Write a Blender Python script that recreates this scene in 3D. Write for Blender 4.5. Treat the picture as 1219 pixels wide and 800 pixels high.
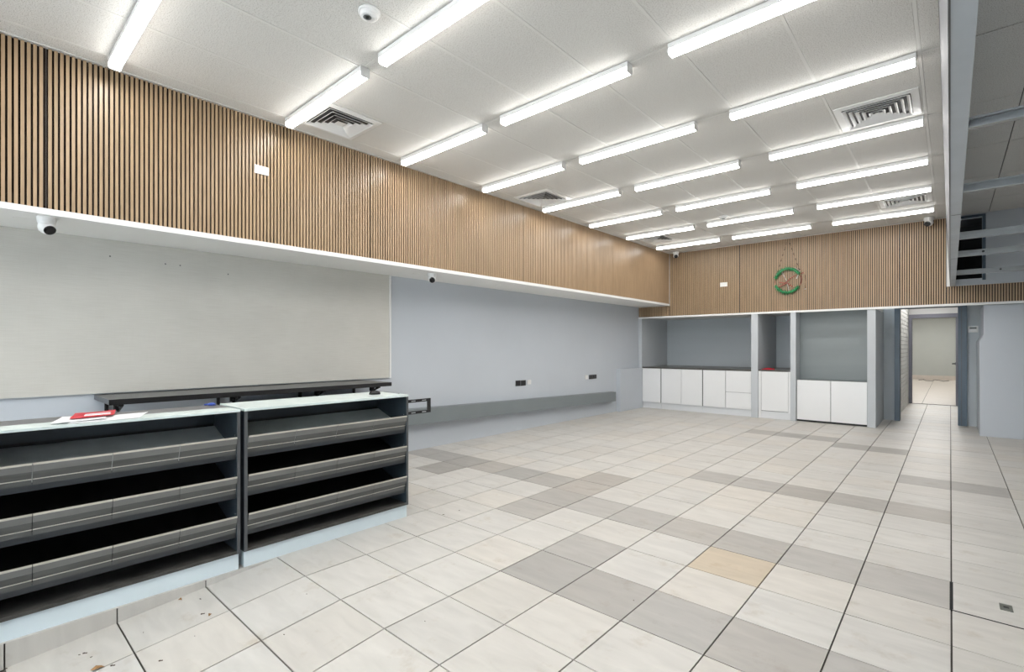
import bpy, bmesh, math, random
from mathutils import Vector, Matrix

for _o in list(bpy.data.objects):
    bpy.data.objects.remove(_o)
S = bpy.context.scene
COL = S.collection
rnd = random.Random(7)

# ------------------------------------------------------------------ camera, sky, exposure
FOCAL, CAM_H, YAW = 586.2, 1.3285, 0.7274          # focal length in pixels of the 1219 x 800 frame
cd = bpy.data.cameras.new('camera')
cd.sensor_width = 36.0
cd.sensor_fit = 'HORIZONTAL'
cd.lens = FOCAL / 1219 * 36
cd.shift_y = 13.2 / 1219
cd.clip_start, cd.clip_end = 0.05, 100
cam = bpy.data.objects.new('camera', cd)
COL.objects.link(cam)
cam.location = (0, 0, CAM_H)
cam.rotation_euler = (math.pi / 2, 0, YAW)
S.camera = cam

world = bpy.data.worlds.new('overcast_sky')
S.world = world
world.use_nodes = True
bg = world.node_tree.nodes['Background']
bg.inputs[0].default_value = (0.88, 0.94, 1.0, 1)
bg.inputs[1].default_value = 2.4

S.view_settings.view_transform = 'Standard'
S.view_settings.look = 'None'
S.view_settings.gamma = 1
S.view_settings.use_curve_mapping = False
S.view_settings.exposure = 1.5
TUBE = 16.5          # radiance of the batten diffusers

# ------------------------------------------------------------------ materials
def srgb(r, g, b):
    f = lambda c: c / 12.92 if c <= 0.04045 else ((c + 0.055) / 1.055) ** 2.4
    return tuple(f(c / 255) for c in (r, g, b)) + (1,)

def N(nt, typ, **kw):
    n = nt.nodes.new(typ)
    for k, v in kw.items():
        setattr(n, k, v)
    return n

def mat(name, col, rough=0.5, metal=0.0, var=0.06, scale=3.0, stretch=(1, 1, 1), bump=0.0, bscale=60, spec=0.5, coat=0.0, rand=0.0):
    """painted / plain surface: one colour, gently mottled by noise in object space"""
    m = bpy.data.materials.new(name)
    m.use_nodes = True
    nt = m.node_tree
    b = nt.nodes['Principled BSDF']
    b.inputs['Roughness'].default_value = rough
    b.inputs['Metallic'].default_value = metal
    b.inputs['Specular IOR Level'].default_value = spec
    b.inputs['Coat Weight'].default_value = coat
    tc = N(nt, 'ShaderNodeNewGeometry')
    mp = N(nt, 'ShaderNodeMapping')
    mp.inputs['Scale'].default_value = stretch
    nt.links.new(tc.outputs['Position'], mp.inputs['Vector'])
    no = N(nt, 'ShaderNodeTexNoise')
    no.inputs['Scale'].default_value = scale
    no.inputs['Detail'].default_value = 5
    nt.links.new(mp.outputs[0], no.inputs['Vector'])
    mr = N(nt, 'ShaderNodeMapRange')
    mr.inputs['From Min'].default_value = 0.3
    mr.inputs['From Max'].default_value = 0.7
    mr.inputs['To Min'].default_value = 1 - var
    mr.inputs['To Max'].default_value = 1 + var
    nt.links.new(no.outputs['Fac'], mr.inputs['Value'])
    fac = mr.outputs[0]
    if rand:
        oi = N(nt, 'ShaderNodeObjectInfo')
        r2 = N(nt, 'ShaderNodeMapRange')
        r2.inputs['To Min'].default_value = 1 - rand
        r2.inputs['To Max'].default_value = 1 + rand
        nt.links.new(oi.outputs['Random'], r2.inputs['Value'])
        mu = N(nt, 'ShaderNodeMath', operation='MULTIPLY')
        nt.links.new(fac, mu.inputs[0]); nt.links.new(r2.outputs[0], mu.inputs[1])
        fac = mu.outputs[0]
    vm = N(nt, 'ShaderNodeVectorMath', operation='SCALE')
    vm.inputs[0].default_value = col[:3]
    nt.links.new(fac, vm.inputs['Scale'])
    nt.links.new(vm.outputs[0], b.inputs['Base Color'])
    if bump:
        n2 = N(nt, 'ShaderNodeTexNoise')
        n2.inputs['Scale'].default_value = bscale
        nt.links.new(mp.outputs[0], n2.inputs['Vector'])
        bp = N(nt, 'ShaderNodeBump')
        bp.inputs['Strength'].default_value = bump
        bp.inputs['Distance'].default_value = 0.002
        nt.links.new(n2.outputs['Fac'], bp.inputs['Height'])
        nt.links.new(bp.outputs[0], b.inputs['Normal'])
    return m

def tile_mat(name, col, pale=0.05):
    """stone-look porcelain: streaky mottling, per-tile tone from the tile's own cell"""
    m = bpy.data.materials.new(name)
    m.use_nodes = True
    nt = m.node_tree
    b = nt.nodes['Principled BSDF']
    b.inputs['Roughness'].default_value = 0.42
    b.inputs['Specular IOR Level'].default_value = 0.4
    ge = N(nt, 'ShaderNodeNewGeometry')
    sc = N(nt, 'ShaderNodeVectorMath', operation='MULTIPLY_ADD')
    sc.inputs[1].default_value = (2.5, 2.5, 0)
    sc.inputs[2].default_value = (-0.01, -0.34, 0)
    nt.links.new(ge.outputs['Position'], sc.inputs[0])
    fl = N(nt, 'ShaderNodeVectorMath', operation='FLOOR')
    nt.links.new(sc.outputs[0], fl.inputs[0])
    wn = N(nt, 'ShaderNodeTexWhiteNoise', noise_dimensions='2D')
    nt.links.new(fl.outputs[0], wn.inputs['Vector'])
    # noise offset per tile so the veining breaks at joints
    of = N(nt, 'ShaderNodeVectorMath', operation='MULTIPLY_ADD')
    of.inputs[1].default_value = (7.3, 3.7, 0)
    nt.links.new(fl.outputs[0], of.inputs[0])
    nt.links.new(ge.outputs['Position'], of.inputs[2])
    mp = N(nt, 'ShaderNodeMapping')
    mp.inputs['Scale'].default_value = (1.6, 6.5, 1)
    nt.links.new(of.outputs[0], mp.inputs['Vector'])
    n1 = N(nt, 'ShaderNodeTexNoise')
    n1.inputs['Scale'].default_value = 2.2
    n1.inputs['Detail'].default_value = 7
    n1.inputs['Distortion'].default_value = 0.6
    nt.links.new(mp.outputs[0], n1.inputs['Vector'])
    n2 = N(nt, 'ShaderNodeTexNoise')
    n2.inputs['Scale'].default_value = 1.1
    n2.inputs['Detail'].default_value = 6
    nt.links.new(ge.outputs['Position'], n2.inputs['Vector'])
    def rng(src, lo, hi, a=0.3, z=0.7):
        r = N(nt, 'ShaderNodeMapRange')
        r.inputs['From Min'].default_value = a; r.inputs['From Max'].default_value = z
        r.inputs['To Min'].default_value = lo; r.inputs['To Max'].default_value = hi
        nt.links.new(src, r.inputs['Value'])
        return r.outputs[0]
    def mul(a, c):
        x = N(nt, 'ShaderNodeMath', operation='MULTIPLY')
        nt.links.new(a, x.inputs[0]); nt.links.new(c, x.inputs[1])
        return x.outputs[0]
    f = mul(mul(rng(n1.outputs['Fac'], 0.92, 1.06), rng(wn.outputs['Value'], 1 - pale, 1 + pale * 0.6, 0, 1)), rng(n2.outputs['Fac'], 0.97, 1.02))
    vm = N(nt, 'ShaderNodeVectorMath', operation='SCALE')
    vm.inputs[0].default_value = col[:3]
    nt.links.new(f, vm.inputs['Scale'])
    # warm tint on some tiles, faint brown foot-dirt in blotches
    mx = N(nt, 'ShaderNodeMix', data_type='RGBA', blend_type='MULTIPLY')
    mx.inputs['B'].default_value = (1.0, 0.955, 0.90, 1)
    nt.links.new(rng(wn.outputs['Color'], 0, 0.8, 0.45, 1.0), mx.inputs['Factor'])
    nt.links.new(vm.outputs[0], mx.inputs['A'])
    n3 = N(nt, 'ShaderNodeTexNoise')
    n3.inputs['Scale'].default_value = 5.0
    n3.inputs['Detail'].default_value = 9
    n3.inputs['Roughness'].default_value = 0.7
    nt.links.new(ge.outputs['Position'], n3.inputs['Vector'])
    m2 = N(nt, 'ShaderNodeMix', data_type='RGBA', blend_type='MULTIPLY')
    m2.inputs['B'].default_value = (0.80, 0.74, 0.66, 1)
    nt.links.new(rng(n3.outputs['Fac'], 0, 1, 0.57, 0.78), m2.inputs['Factor'])
    nt.links.new(mx.outputs['Result'], m2.inputs['A'])
    nt.links.new(m2.outputs['Result'], b.inputs['Base Color'])
    return m

def emit(name, col, strength):
    m = bpy.data.materials.new(name)
    m.use_nodes = True
    nt = m.node_tree
    nt.nodes.remove(nt.nodes['Principled BSDF'])
    e = N(nt, 'ShaderNodeEmission')
    e.inputs[0].default_value = col
    e.inputs[1].default_value = strength
    nt.links.new(e.outputs[0], nt.nodes['Material Output'].inputs[0])
    return m

def panel_mat(name, col):
    m = mat(name, col, 0.9, var=0.02, scale=1.5)
    nt = m.node_tree
    b = nt.nodes['Principled BSDF']
    src = b.inputs['Base Color'].links[0].from_socket
    ge = N(nt, 'ShaderNodeNewGeometry')
    no = N(nt, 'ShaderNodeTexNoise')
    no.inputs['Scale'].default_value = 170
    no.inputs['Detail'].default_value = 2
    nt.links.new(ge.outputs['Position'], no.inputs['Vector'])
    r = N(nt, 'ShaderNodeMapRange')
    r.inputs['From Min'].default_value = 0.53; r.inputs['From Max'].default_value = 0.66
    nt.links.new(no.outputs['Fac'], r.inputs['Value'])
    mx = N(nt, 'ShaderNodeMix', data_type='RGBA', blend_type='MULTIPLY')
    mx.inputs['B'].default_value = (0.60, 0.58, 0.56, 1)
    nt.links.new(r.outputs[0], mx.inputs['Factor'])
    nt.links.new(src, mx.inputs['A'])
    nt.links.new(mx.outputs['Result'], b.inputs['Base Color'])
    return m

def weave_mat(name, col):
    m = mat(name, col, 0.95, var=0.05, scale=1.6)
    nt = m.node_tree
    b = nt.nodes['Principled BSDF']
    src = b.inputs['Base Color'].links[0].from_socket
    ge = N(nt, 'ShaderNodeNewGeometry')
    out = src
    for st in ((1, 6, 190), (1, 190, 6)):
        mp = N(nt, 'ShaderNodeMapping')
        mp.inputs['Scale'].default_value = st
        nt.links.new(ge.outputs['Position'], mp.inputs['Vector'])
        no = N(nt, 'ShaderNodeTexNoise')
        no.inputs['Scale'].default_value = 1.0
        no.inputs['Detail'].default_value = 3
        nt.links.new(mp.outputs[0], no.inputs['Vector'])
        r = N(nt, 'ShaderNodeMapRange')
        r.inputs['From Min'].default_value = 0.35; r.inputs['From Max'].default_value = 0.7
        r.inputs['To Min'].default_value = 0; r.inputs['To Max'].default_value = 0.40 if st[2] > 50 else 0.10
        nt.links.new(no.outputs['Fac'], r.inputs['Value'])
        mx = N(nt, 'ShaderNodeMix', data_type='RGBA', blend_type='MULTIPLY')
        mx.inputs['B'].default_value = (0.84, 0.83, 0.81, 1)
        nt.links.new(r.outputs[0], mx.inputs['Factor'])
        nt.links.new(out, mx.inputs['A'])
        out = mx.outputs['Result']
    nt.links.new(out, b.inputs['Base Color'])
    return m

def glass_mat(name):
    m = bpy.data.materials.new(name)
    m.use_nodes = True
    nt = m.node_tree
    b = nt.nodes['Principled BSDF']
    b.inputs['Base Color'].default_value = (0.95, 0.98, 0.98, 1)
    b.inputs['Roughness'].default_value = 0.02
    b.inputs['Transmission Weight'].default_value = 1.0
    b.inputs['IOR'].default_value = 1.45
    return m

M = dict(
    tile=tile_mat('pale_floor_tile', (0.555, 0.537, 0.505, 1)),
    tile_grey=tile_mat('grey_floor_tile', (0.385, 0.368, 0.345, 1), 0.13),
    tile_tan=tile_mat('tan_floor_tile', (0.50, 0.425, 0.325, 1), 0.0),
    grout=mat('dark_grout', (0.075, 0.068, 0.06, 1), 0.9, var=0.25, scale=8),
    blue=mat('blue_grey_wall_paint', (0.54, 0.575, 0.62, 1), 0.6, var=0.02, scale=1.2, spec=0.3),
    blue_pale=mat('pale_blue_grey_paint', (0.53, 0.555, 0.58, 1), 0.55, var=0.02, scale=1.5, spec=0.3),
    grey_duct=mat('mid_grey_paint', (0.20, 0.225, 0.235, 1), 0.5, var=0.04, scale=2),
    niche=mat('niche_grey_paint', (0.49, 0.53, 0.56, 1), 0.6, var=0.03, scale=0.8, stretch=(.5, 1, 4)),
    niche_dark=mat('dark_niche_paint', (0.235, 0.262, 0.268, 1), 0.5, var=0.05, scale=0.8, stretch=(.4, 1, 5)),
    door_blue=mat('slate_blue_gloss_paint', (0.070, 0.105, 0.145, 1), 0.35, var=0.05),
    door_mauve=mat('mauve_grey_gloss_paint', (0.17, 0.17, 0.21, 1), 0.35, var=0.05),
    white=mat('white_paint', (0.78, 0.78, 0.77, 1), 0.5, var=0.015),
    soffit=mat('soffit_white_paint', (0.86, 0.855, 0.83, 1), 0.7, var=0.02, scale=1.2),
    panel=panel_mat('speckled_ceiling_panel', (0.71, 0.70, 0.67, 1)),
    tee=mat('ceiling_tee_white', (0.71, 0.70, 0.67, 1), 0.5, var=0.01),
    gap=mat('ceiling_void_dark', (0.05, 0.05, 0.05, 1), 0.9, var=0.1),
    felt=mat('black_brown_felt', (0.022, 0.014, 0.010, 1), 0.95, var=0.2, scale=20),
    wood=mat('pale_oak_veneer', (0.405, 0.282, 0.172, 1), 0.34, var=0.10, scale=14, stretch=(3, 3, 0.25), rand=0.05),
    canvas=weave_mat('oatmeal_woven_board', (0.60, 0.585, 0.54, 1)),
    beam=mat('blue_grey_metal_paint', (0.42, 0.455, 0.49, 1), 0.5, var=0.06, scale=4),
    beam_darkened=mat('darkened_beam_paint', (0.17, 0.172, 0.185, 1), 0.6, var=0.03, scale=3, spec=0.2),  # beam paint darkened to tone down the light on its left face
    galv=mat('galvanised_steel', (0.30, 0.31, 0.315, 1), 0.4, metal=0.3, var=0.08, scale=9),
    dark_void=mat('unlit_void', (0.012, 0.012, 0.014, 1), 0.9, var=0.1),
    cab=mat('white_laminate', (0.80, 0.805, 0.81, 1), 0.28, var=0.01),
    kick=mat('pale_kick_board', (0.70, 0.715, 0.735, 1), 0.45, var=0.02),
    worktop=mat('dark_brown_grey_laminate', (0.085, 0.08, 0.075, 1), 0.3, var=0.15, scale=10),
    carc=mat('blue_black_laminate', (0.030, 0.042, 0.052, 1), 0.28, var=0.2, scale=6),
    black=mat('black_laminate', (0.011, 0.011, 0.012, 1), 0.45, var=0.2, scale=8),
    lip=mat('charcoal_front_lip', (0.020, 0.024, 0.028, 1), 0.35, var=0.15, scale=6),
    deck=mat('mottled_black_deck', (0.05, 0.047, 0.043, 1), 0.7, var=0.35, scale=12),  # mottled near-black, slightly paler than the black laminate
    edge=mat('charcoal_edge_band', (0.075, 0.08, 0.085, 1), 0.4, var=0.08),
    ckick=mat('ice_blue_kick_board', (0.68, 0.77, 0.81, 1), 0.35, var=0.03, scale=4),
    ctop=mat('pale_green_white_glass_top', (0.66, 0.75, 0.73, 1), 0.22, var=0.04, scale=5),
    ctop_dark=mat('grey_counter_top', (0.13, 0.13, 0.135, 1), 0.4, var=0.08),
    shelf_grey=mat('grey_metal_shelf', (0.52, 0.54, 0.535, 1), 0.35, metal=0.2, var=0.12, scale=5),
    strip=mat('smoky_clear_plastic', (0.085, 0.088, 0.085, 1), 0.18, var=0.25, scale=8, stretch=(1, .4, 4)),
    strip_rail=mat('frosted_plastic_rail', (0.165, 0.165, 0.16, 1), 0.3, var=0.06, scale=9),
    strip_line=mat('pale_plastic_bead', (0.52, 0.50, 0.44, 1), 0.3, var=0.04),
    steel_black=mat('black_powder_coated_steel', (0.008, 0.008, 0.009, 1), 0.6, var=0.1),
    shelf_top=mat('charcoal_shelf_board', (0.05, 0.054, 0.06, 1), 0.3, var=0.1),
    plastic=mat('white_plastic', (0.80, 0.80, 0.79, 1), 0.35, var=0.01),
    plastic_black=mat('black_plastic', (0.012, 0.012, 0.014, 1), 0.3, var=0.05),
    lens=mat('black_lens_glass', (0.006, 0.006, 0.008, 1), 0.08, var=0.01),
    housing=mat('white_enamel', (0.80, 0.80, 0.79, 1), 0.35, var=0.01),
    tube=emit('glowing_diffuser', (1.0, 0.985, 0.955, 1), TUBE),
    tube_side=emit('glowing_diffuser_side', (1.0, 0.985, 0.955, 1), TUBE * .27),
    lit=emit('glowing_panel_light', (1.0, 0.98, 0.95, 1), 1.7),
    lit_room=emit('added_room_glow', (1.0, 0.98, 0.95, 1), 9.5),
    lcd=mat('grey_lcd', (0.06, 0.065, 0.06, 1), 0.2, var=0.05),
    brick=mat('painted_white_brick', (0.62, 0.62, 0.60, 1), 0.5, var=0.05, scale=10),
    mortar=mat('grey_mortar', (0.22, 0.22, 0.22, 1), 0.8, var=0.1),  # plain grey, darker than the bricks
    far=mat('grey_green_wall_paint', (0.43, 0.45, 0.425, 1), 0.6, var=0.02),
    far_tile=mat('pinkish_beige_floor_tile', (0.58, 0.52, 0.46, 1), 0.3, var=0.07, scale=2.5, stretch=(1, 3, 1)),
    chrome=mat('chrome', (0.7, 0.7, 0.7, 1), 0.15, metal=1, var=0.02),
    brass=mat('dull_metal_cover', (0.20, 0.21, 0.19, 1), 0.4, metal=0.6, var=0.1),
    paper=mat('white_paper', (0.74, 0.75, 0.77, 1), 0.6, var=0.03, scale=12),
    paper_red=mat('red_print', (0.55, 0.012, 0.03, 1), 0.45, var=0.06),
    red=mat('red_cloth', (0.42, 0.01, 0.025, 1), 0.8, var=0.2, scale=20),
    tinsel_green=mat('green_tinsel', (0.02, 0.22, 0.075, 1), 0.4, var=0.35, scale=40),
    tinsel_red=mat('red_tinsel', (0.33, 0.10, 0.075, 1), 0.5, var=0.3, scale=40),
    tinsel_white=mat('white_tinsel', (0.45, 0.42, 0.38, 1), 0.5, var=0.1),
    thread=mat('brown_thread', (0.14, 0.085, 0.055, 1), 0.8, var=0.1),
    leaf=mat('dry_brown_leaf', (0.30, 0.16, 0.06, 1), 0.8, var=0.3, scale=30),
    debris=mat('dark_grit', (0.09, 0.06, 0.045, 1), 0.9, var=0.3, scale=30),
    tape=mat('blue_tape', (0.03, 0.07, 0.35, 1), 0.5, var=0.1),
    cord=mat('brown_black_cord', (0.10, 0.08, 0.07, 1), 0.6, var=0.1),
    glass=glass_mat('shopfront_glass'),
)

# ------------------------------------------------------------------ mesh helpers
OFF = {}                                            # world offset of every object's own origin

class MB:
    """collects solids, then links them as ONE mesh object"""
    def __init__(s):
        s.v, s.f = [], []
    def add(s, vs, fs):
        o = len(s.v)
        s.v += [tuple(p) for p in vs]
        s.f += [[o + i for i in f] for f in fs]
        return s
    def box(s, x0, x1, y0, y1, z0, z1):
        vs = [(x, y, z) for x in (x0, x1) for y in (y0, y1) for z in (z0, z1)]
        return s.add(vs, [(0, 1, 3, 2), (4, 6, 7, 5), (0, 4, 5, 1), (2, 3, 7, 6), (0, 2, 6, 4), (1, 5, 7, 3)])
    def prism(s, pts, axis, a, b):
        n = len(pts)
        def P(p, t):
            return {'x': (t, p[0], p[1]), 'y': (p[0], t, p[1]), 'z': (p[0], p[1], t)}[axis]
        vs = [P(p, a) for p in pts] + [P(p, b) for p in pts]
        fs = [list(range(n))[::-1], list(range(n, 2 * n))] + [(i, (i + 1) % n, n + (i + 1) % n, n + i) for i in range(n)]
        return s.add(vs, fs)
    def tube(s, pts, r, n=8):
        pts = [Vector(p) for p in pts]
        rings = []
        for i, p in enumerate(pts):
            t = (pts[min(i + 1, len(pts) - 1)] - pts[max(i - 1, 0)]).normalized()
            u = t.cross(Vector((0, 0, 1)) if abs(t.z) < 0.9 else Vector((1, 0, 0))).normalized()
            w = t.cross(u)
            rr = r[i] if isinstance(r, (list, tuple)) else r
            rings.append([p + (u * math.cos(2 * math.pi * k / n) + w * math.sin(2 * math.pi * k / n)) * rr for k in range(n)])
        vs = [q for g in rings for q in g]
        fs = [(i * n + k, i * n + (k + 1) % n, (i + 1) * n + (k + 1) % n, (i + 1) * n + k) for i in range(len(pts) - 1) for k in range(n)]
        fs += [list(range(n))[::-1], [(len(pts) - 1) * n + k for k in range(n)]]
        return s.add(vs, fs)
    def lathe(s, prof, origin, axis=(0, 0, 1), n=20):
        """prof: (radius, along axis)"""
        return s.tube([Vector(origin) + Vector(axis).normalized() * h for _, h in prof], [max(r, 1e-4) for r, _ in prof], n)
    def quadstrip(s, lo, hi):
        return s
    def build(s, name, m, parent=None, smooth=False, bevel=0.0, kind=None, label=None, origin=None):
        off = Vector(OFF[parent.name]) if parent else (Vector(origin) if origin else None)
        if off is None:
            xs, ys, zs = zip(*s.v)
            off = Vector(((min(xs) + max(xs)) / 2, (min(ys) + max(ys)) / 2, min(zs)))
        me = bpy.data.meshes.new(name)
        me.from_pydata([tuple(Vector(p) - off) for p in s.v], [], s.f)
        bm = bmesh.new(); bm.from_mesh(me)
        bmesh.ops.recalc_face_normals(bm, faces=bm.faces)
        if bevel:
            es = [e for e in bm.edges if len(e.link_faces) == 2 and e.calc_face_angle(0) > 0.6]
            bmesh.ops.bevel(bm, geom=es, offset=bevel, segments=2, affect='EDGES', profile=0.5)
        bm.to_mesh(me); bm.free()
        for p in me.polygons:
            p.use_smooth = smooth
        me.materials.append(m)
        o = bpy.data.objects.new(name, me)
        COL.objects.link(o)
        if parent:
            o.parent = parent
            OFF[o.name] = tuple(off)
        else:
            o.location = off
            OFF[o.name] = tuple(off)
        if kind: o['kind'] = kind
        if label: o['label'] = label
        return o

def bx(*a):
    return MB().box(*a)

def tag(o, label, cat, group=None):
    o['label'] = label; o['category'] = cat
    if group: o['group'] = group
    return o

def thing(name, label, cat, loc, group=None):
    o = bpy.data.objects.new(name, None)
    o.empty_display_size = 0.05
    COL.objects.link(o)
    o.location = loc
    OFF[o.name] = tuple(loc)
    return tag(o, label, cat, group)

def struct(name, mb, m, label=None):
    return mb.build(name, m, kind='structure', label=label, origin=(0, 0, 0))

def dup(root, loc, label, group=None):
    r = root.copy(); COL.objects.link(r); r.location = loc
    r['label'] = label
    if group: r['group'] = group
    for ch in list(root.children):
        c = ch.copy(); COL.objects.link(c); c.parent = r
        for g in ch.children:
            d = g.copy(); COL.objects.link(d); d.parent = c
    return r

def piece(name, mesh, parent, loc, rx=0.0, m=None):
    """one more piece sharing mesh data"""
    o = bpy.data.objects.new(name, mesh)
    COL.objects.link(o)
    o.parent = parent
    o.location = Vector(loc) - Vector(OFF[parent.name])
    if rx: o.rotation_euler = (rx, 0, 0)
    return o

def boxmesh(name, sx, sy, sz, m, z0=0.0):
    """box centred in x,y with its base at z0"""
    me = bpy.data.meshes.new(name)
    b = MB().box(-sx / 2, sx / 2, -sy / 2, sy / 2, z0, z0 + sz)
    me.from_pydata(b.v, [], b.f)
    bm = bmesh.new(); bm.from_mesh(me); bmesh.ops.recalc_face_normals(bm, faces=bm.faces); bm.to_mesh(me); bm.free()
    me.materials.append(m)
    return me

# ------------------------------------------------------------------ the room shell
CEIL = 3.30
WX = -5.15                                          # left wall
BX = -4.452                                         # left bulkhead board
FRONT = -2.2
RX = 1.70
RAMP_Y, SLOPE = 1.336, 0.0945                       # the floor falls towards the shopfront before this line
def floor_z(y): return 0.0 if y >= RAMP_Y else -SLOPE * (RAMP_Y - y)

base = MB()
base.prism([(FRONT - .2, floor_z(FRONT - .2) - .009), (RAMP_Y, -.009), (27.0, -.009), (27.0, -.15), (FRONT - .2, -.60)], 'x', -5.4, 1.9)
floor = struct('floor', base, M['grout'], 'pale stone-look square floor tiles with dark joints and scattered grey tiles')

GREY = {(-13, 3), (-12, 3), (-11, 3), (-10, 3), (-9, 3), (-8, 3), (-11, 2), (-7, 1), (-7, 2), (-7, 3), (-7, 4), (-6, 2), (-5, 2), (-4, 2),
        (-3, 2), (-2, 2), (-1, 2), (-5, 6), (-4, 6), (-3, 6), (-2, 6), (-1, 6), (-5, 0), (-5, -1), (-4, -1), (-3, -1), (-2, -1), (-1, -1),
        (-1, 9), (0, 9), (-6, 14), (-5, 14), (-4, 14), (-3, 13), (-2, 13)}
TAN = {(-3, 1)}
T = 0.4
def tile_c(i, j): return ((i + .5) * T + .004, (j + 6.34 + .5) * T)
cosY, sinY = math.cos(YAW), math.sin(YAW)
def proj(x, y, z):
    d = y * cosY - x * sinY; r = x * cosY + y * sinY
    if d < .05: return None
    return 609.5 + FOCAL * r / d, 413.2 - FOCAL * (z - CAM_H) / d, d
cells = []
for i in range(-13, 4):
    for j in range(-6, 32):
        x, y = tile_c(i, j)
        if j < -3 and i < -8: continue
        if y > 11.2 and not (-3 < i < 1): continue
        if y > 15.0: continue
        p = proj(x, y, floor_z(y))
        seen = p is not None and -60 < p[0] < 1290 and p[1] < 850
        size = (FOCAL / p[2]) ** 2 * (CAM_H / p[2]) if p else 0
        cells.append((size if seen else -1, i, j, x, y))
cells.sort(reverse=True)
GX, GY = .0070, .0056
tmesh = {k: boxmesh('floor_tile', T - GX, T - GY, .011, M[k], -.011) for k in ('tile', 'tile_grey', 'tile_tan')}
rest = MB()
for n, (sz, i, j, x, y) in enumerate(cells):
    k = 'tile_grey' if (i, j) in GREY else 'tile_tan' if (i, j) in TAN else 'tile'
    hi = rnd.uniform(-.0006, .0006)
    if y + T / 2 <= RAMP_Y + .01:
        piece('floor_tile', tmesh[k], floor, (x, y, floor_z(y) + hi), math.atan(SLOPE))
    elif (n < 290 and sz > 0) or k != 'tile':
        piece('floor_tile', tmesh[k], floor, (x, y, hi))
    else:
        rest.box(x - T / 2 + GX / 2, x + T / 2 - GX / 2, y - T / 2 + GY / 2, y + T / 2 - GY / 2, -.011, 0)
rest.build('floor_tile', M['tile'], floor, kind='stuff')
MB().box(-.003, .011, 3.345, 3.733, -.005, .0006).box(-.003, .80, 3.331, 3.341, -.005, .0006).build('open_joint', M['dark_void'], floor)
# level tiled step the counters stand on, faced with cut tiles where the ramp drops away
step = struct('floor_step', bx(-5.15, -3.178, FRONT, RAMP_Y, -.40, -.001), M['grout'], 'tiled step under the two dark shelf counters beside the ramp')
ys = [RAMP_Y - .4 * k for k in range(8)]
for a, b in zip(ys[1:], ys[:-1]):
    if a < FRONT: break
    MB().prism([(a + .003, floor_z(a) - .005), (b - .003, floor_z(b) - .003), (b - .003, -.002), (a + .003, -.002)], 'x', -3.178, -3.168).build('step_tile', M['tile'], step)
bx(-5.15, -3.168, FRONT, RAMP_Y, -.0015, 0).build('step_top', M['tile'], step)

# left wall, lower
wl = struct('wall_left', bx(WX - .15, WX, FRONT, 11.45, -.45, 3.45), M['blue'], 'blue-grey painted wall below the slatted bulkhead')
# left bulkhead
wu = struct('wall_left_upper', bx(WX + .001, BX, FRONT, 9.999, 2.205, 3.40), M['soffit'], 'bulkhead over the left wall, faced with vertical oak slats')
trim1 = struct('trim_1', bx(BX - .001, -4.425, FRONT, 9.982, 2.198, 2.238), M['white'], 'white edge strip under the left slats')

PITCH, SLW, SLT = .029, .0172, .013
def slat_mesh_left(z0, z1):
    me = bpy.data.meshes.new('slat')
    b = MB().box(0, SLT, -SLW / 2, SLW / 2, z0, z1)
    me.from_pydata(b.v, [], b.f)
    bm = bmesh.new(); bm.from_mesh(me); bmesh.ops.recalc_face_normals(bm, faces=bm.faces); bm.to_mesh(me); bm.free()
    me.materials.append(M['wood'])
    return me
sl_left = slat_mesh_left(2.238, 3.293)
seams = [FRONT, -2.04, .382, 2.80, 5.225, 7.66, 9.984]
for a, b in zip(seams[:-1], seams[1:]):
    felt = MB().box(BX, BX + .004, a + .001, b - .001, 2.238, 3.294).build('slat_panel', M['felt'], wu)
    e = .010 if b < .4 else .0035
    n = int(round((b - a - 2 * e) / PITCH))
    st = (b - a - 2 * e) / max(n, 1)
    mass = MB()
    for k in range(n):
        y = a + e + st * (k + .5)
        if y < -.15: continue
        if y < 7.66:
            piece('slat', sl_left, felt, (BX + .004, y, 0))
        else:
            mass.box(BX + .004, BX + .004 + SLT, y - SLW / 2, y + SLW / 2, 2.238, 3.293)
    if mass.v: mass.build('slat', M['wood'], felt, kind='stuff')

# back: upper bulkhead with slats, niches below
ub = MB()
ub.box(WX + .002, .06, 10.0, 10.12, 1.97, 3.42)             # face over niches and doorway
ub.box(WX + .002, -.92, 10.12, 11.30, 1.97, 2.06)           # niche ceilings
ub.box(-.92, RX, 10.12, 11.30, 2.14, 2.22)                  # recess ceiling
ub.box(.06, RX, 10.0, 10.12, 1.97, 2.252)
wb_up = struct('wall_back_upper', ub, M['soffit'], 'bulkhead across the back wall faced with vertical oak slats')
trim2 = struct('trim_2', bx(WX + .003, RX, 9.97, 10.02, 1.950, 1.984), M['white'], 'white edge strip under the back slats')

def slat_mesh_back(z0, z1):
    me = bpy.data.meshes.new('slat')
    b = MB().box(-SLW / 2, SLW / 2, -SLT, 0, z0, z1)
    me.from_pydata(b.v, [], b.f)
    bm = bmesh.new(); bm.from_mesh(me); bmesh.ops.recalc_face_normals(bm, faces=bm.faces); bm.to_mesh(me); bm.free()
    me.materials.append(M['wood'])
    return me
for a, b, z1 in ((-5.145, -4.434, 2.196), (-4.434, -3.024, 3.293), (-3.024, -.604, 3.293), (-.604, -.045, 3.293), (-.045, 1.45, 2.248)):
    felt = bx(a + .001, b - .001, 9.996, 10.0, 1.984, z1).build('slat_panel', M['felt'], wb_up)
    me = slat_mesh_back(1.984, z1 - .001)
    e = .008 if b == -3.024 else .003; n = int(round((b - a - 2 * e) / PITCH)); st = (b - a - 2 * e) / n
    for k in range(n):
        piece('slat', me, felt, (a + e + st * (k + .5), 9.996, 0))

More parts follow.
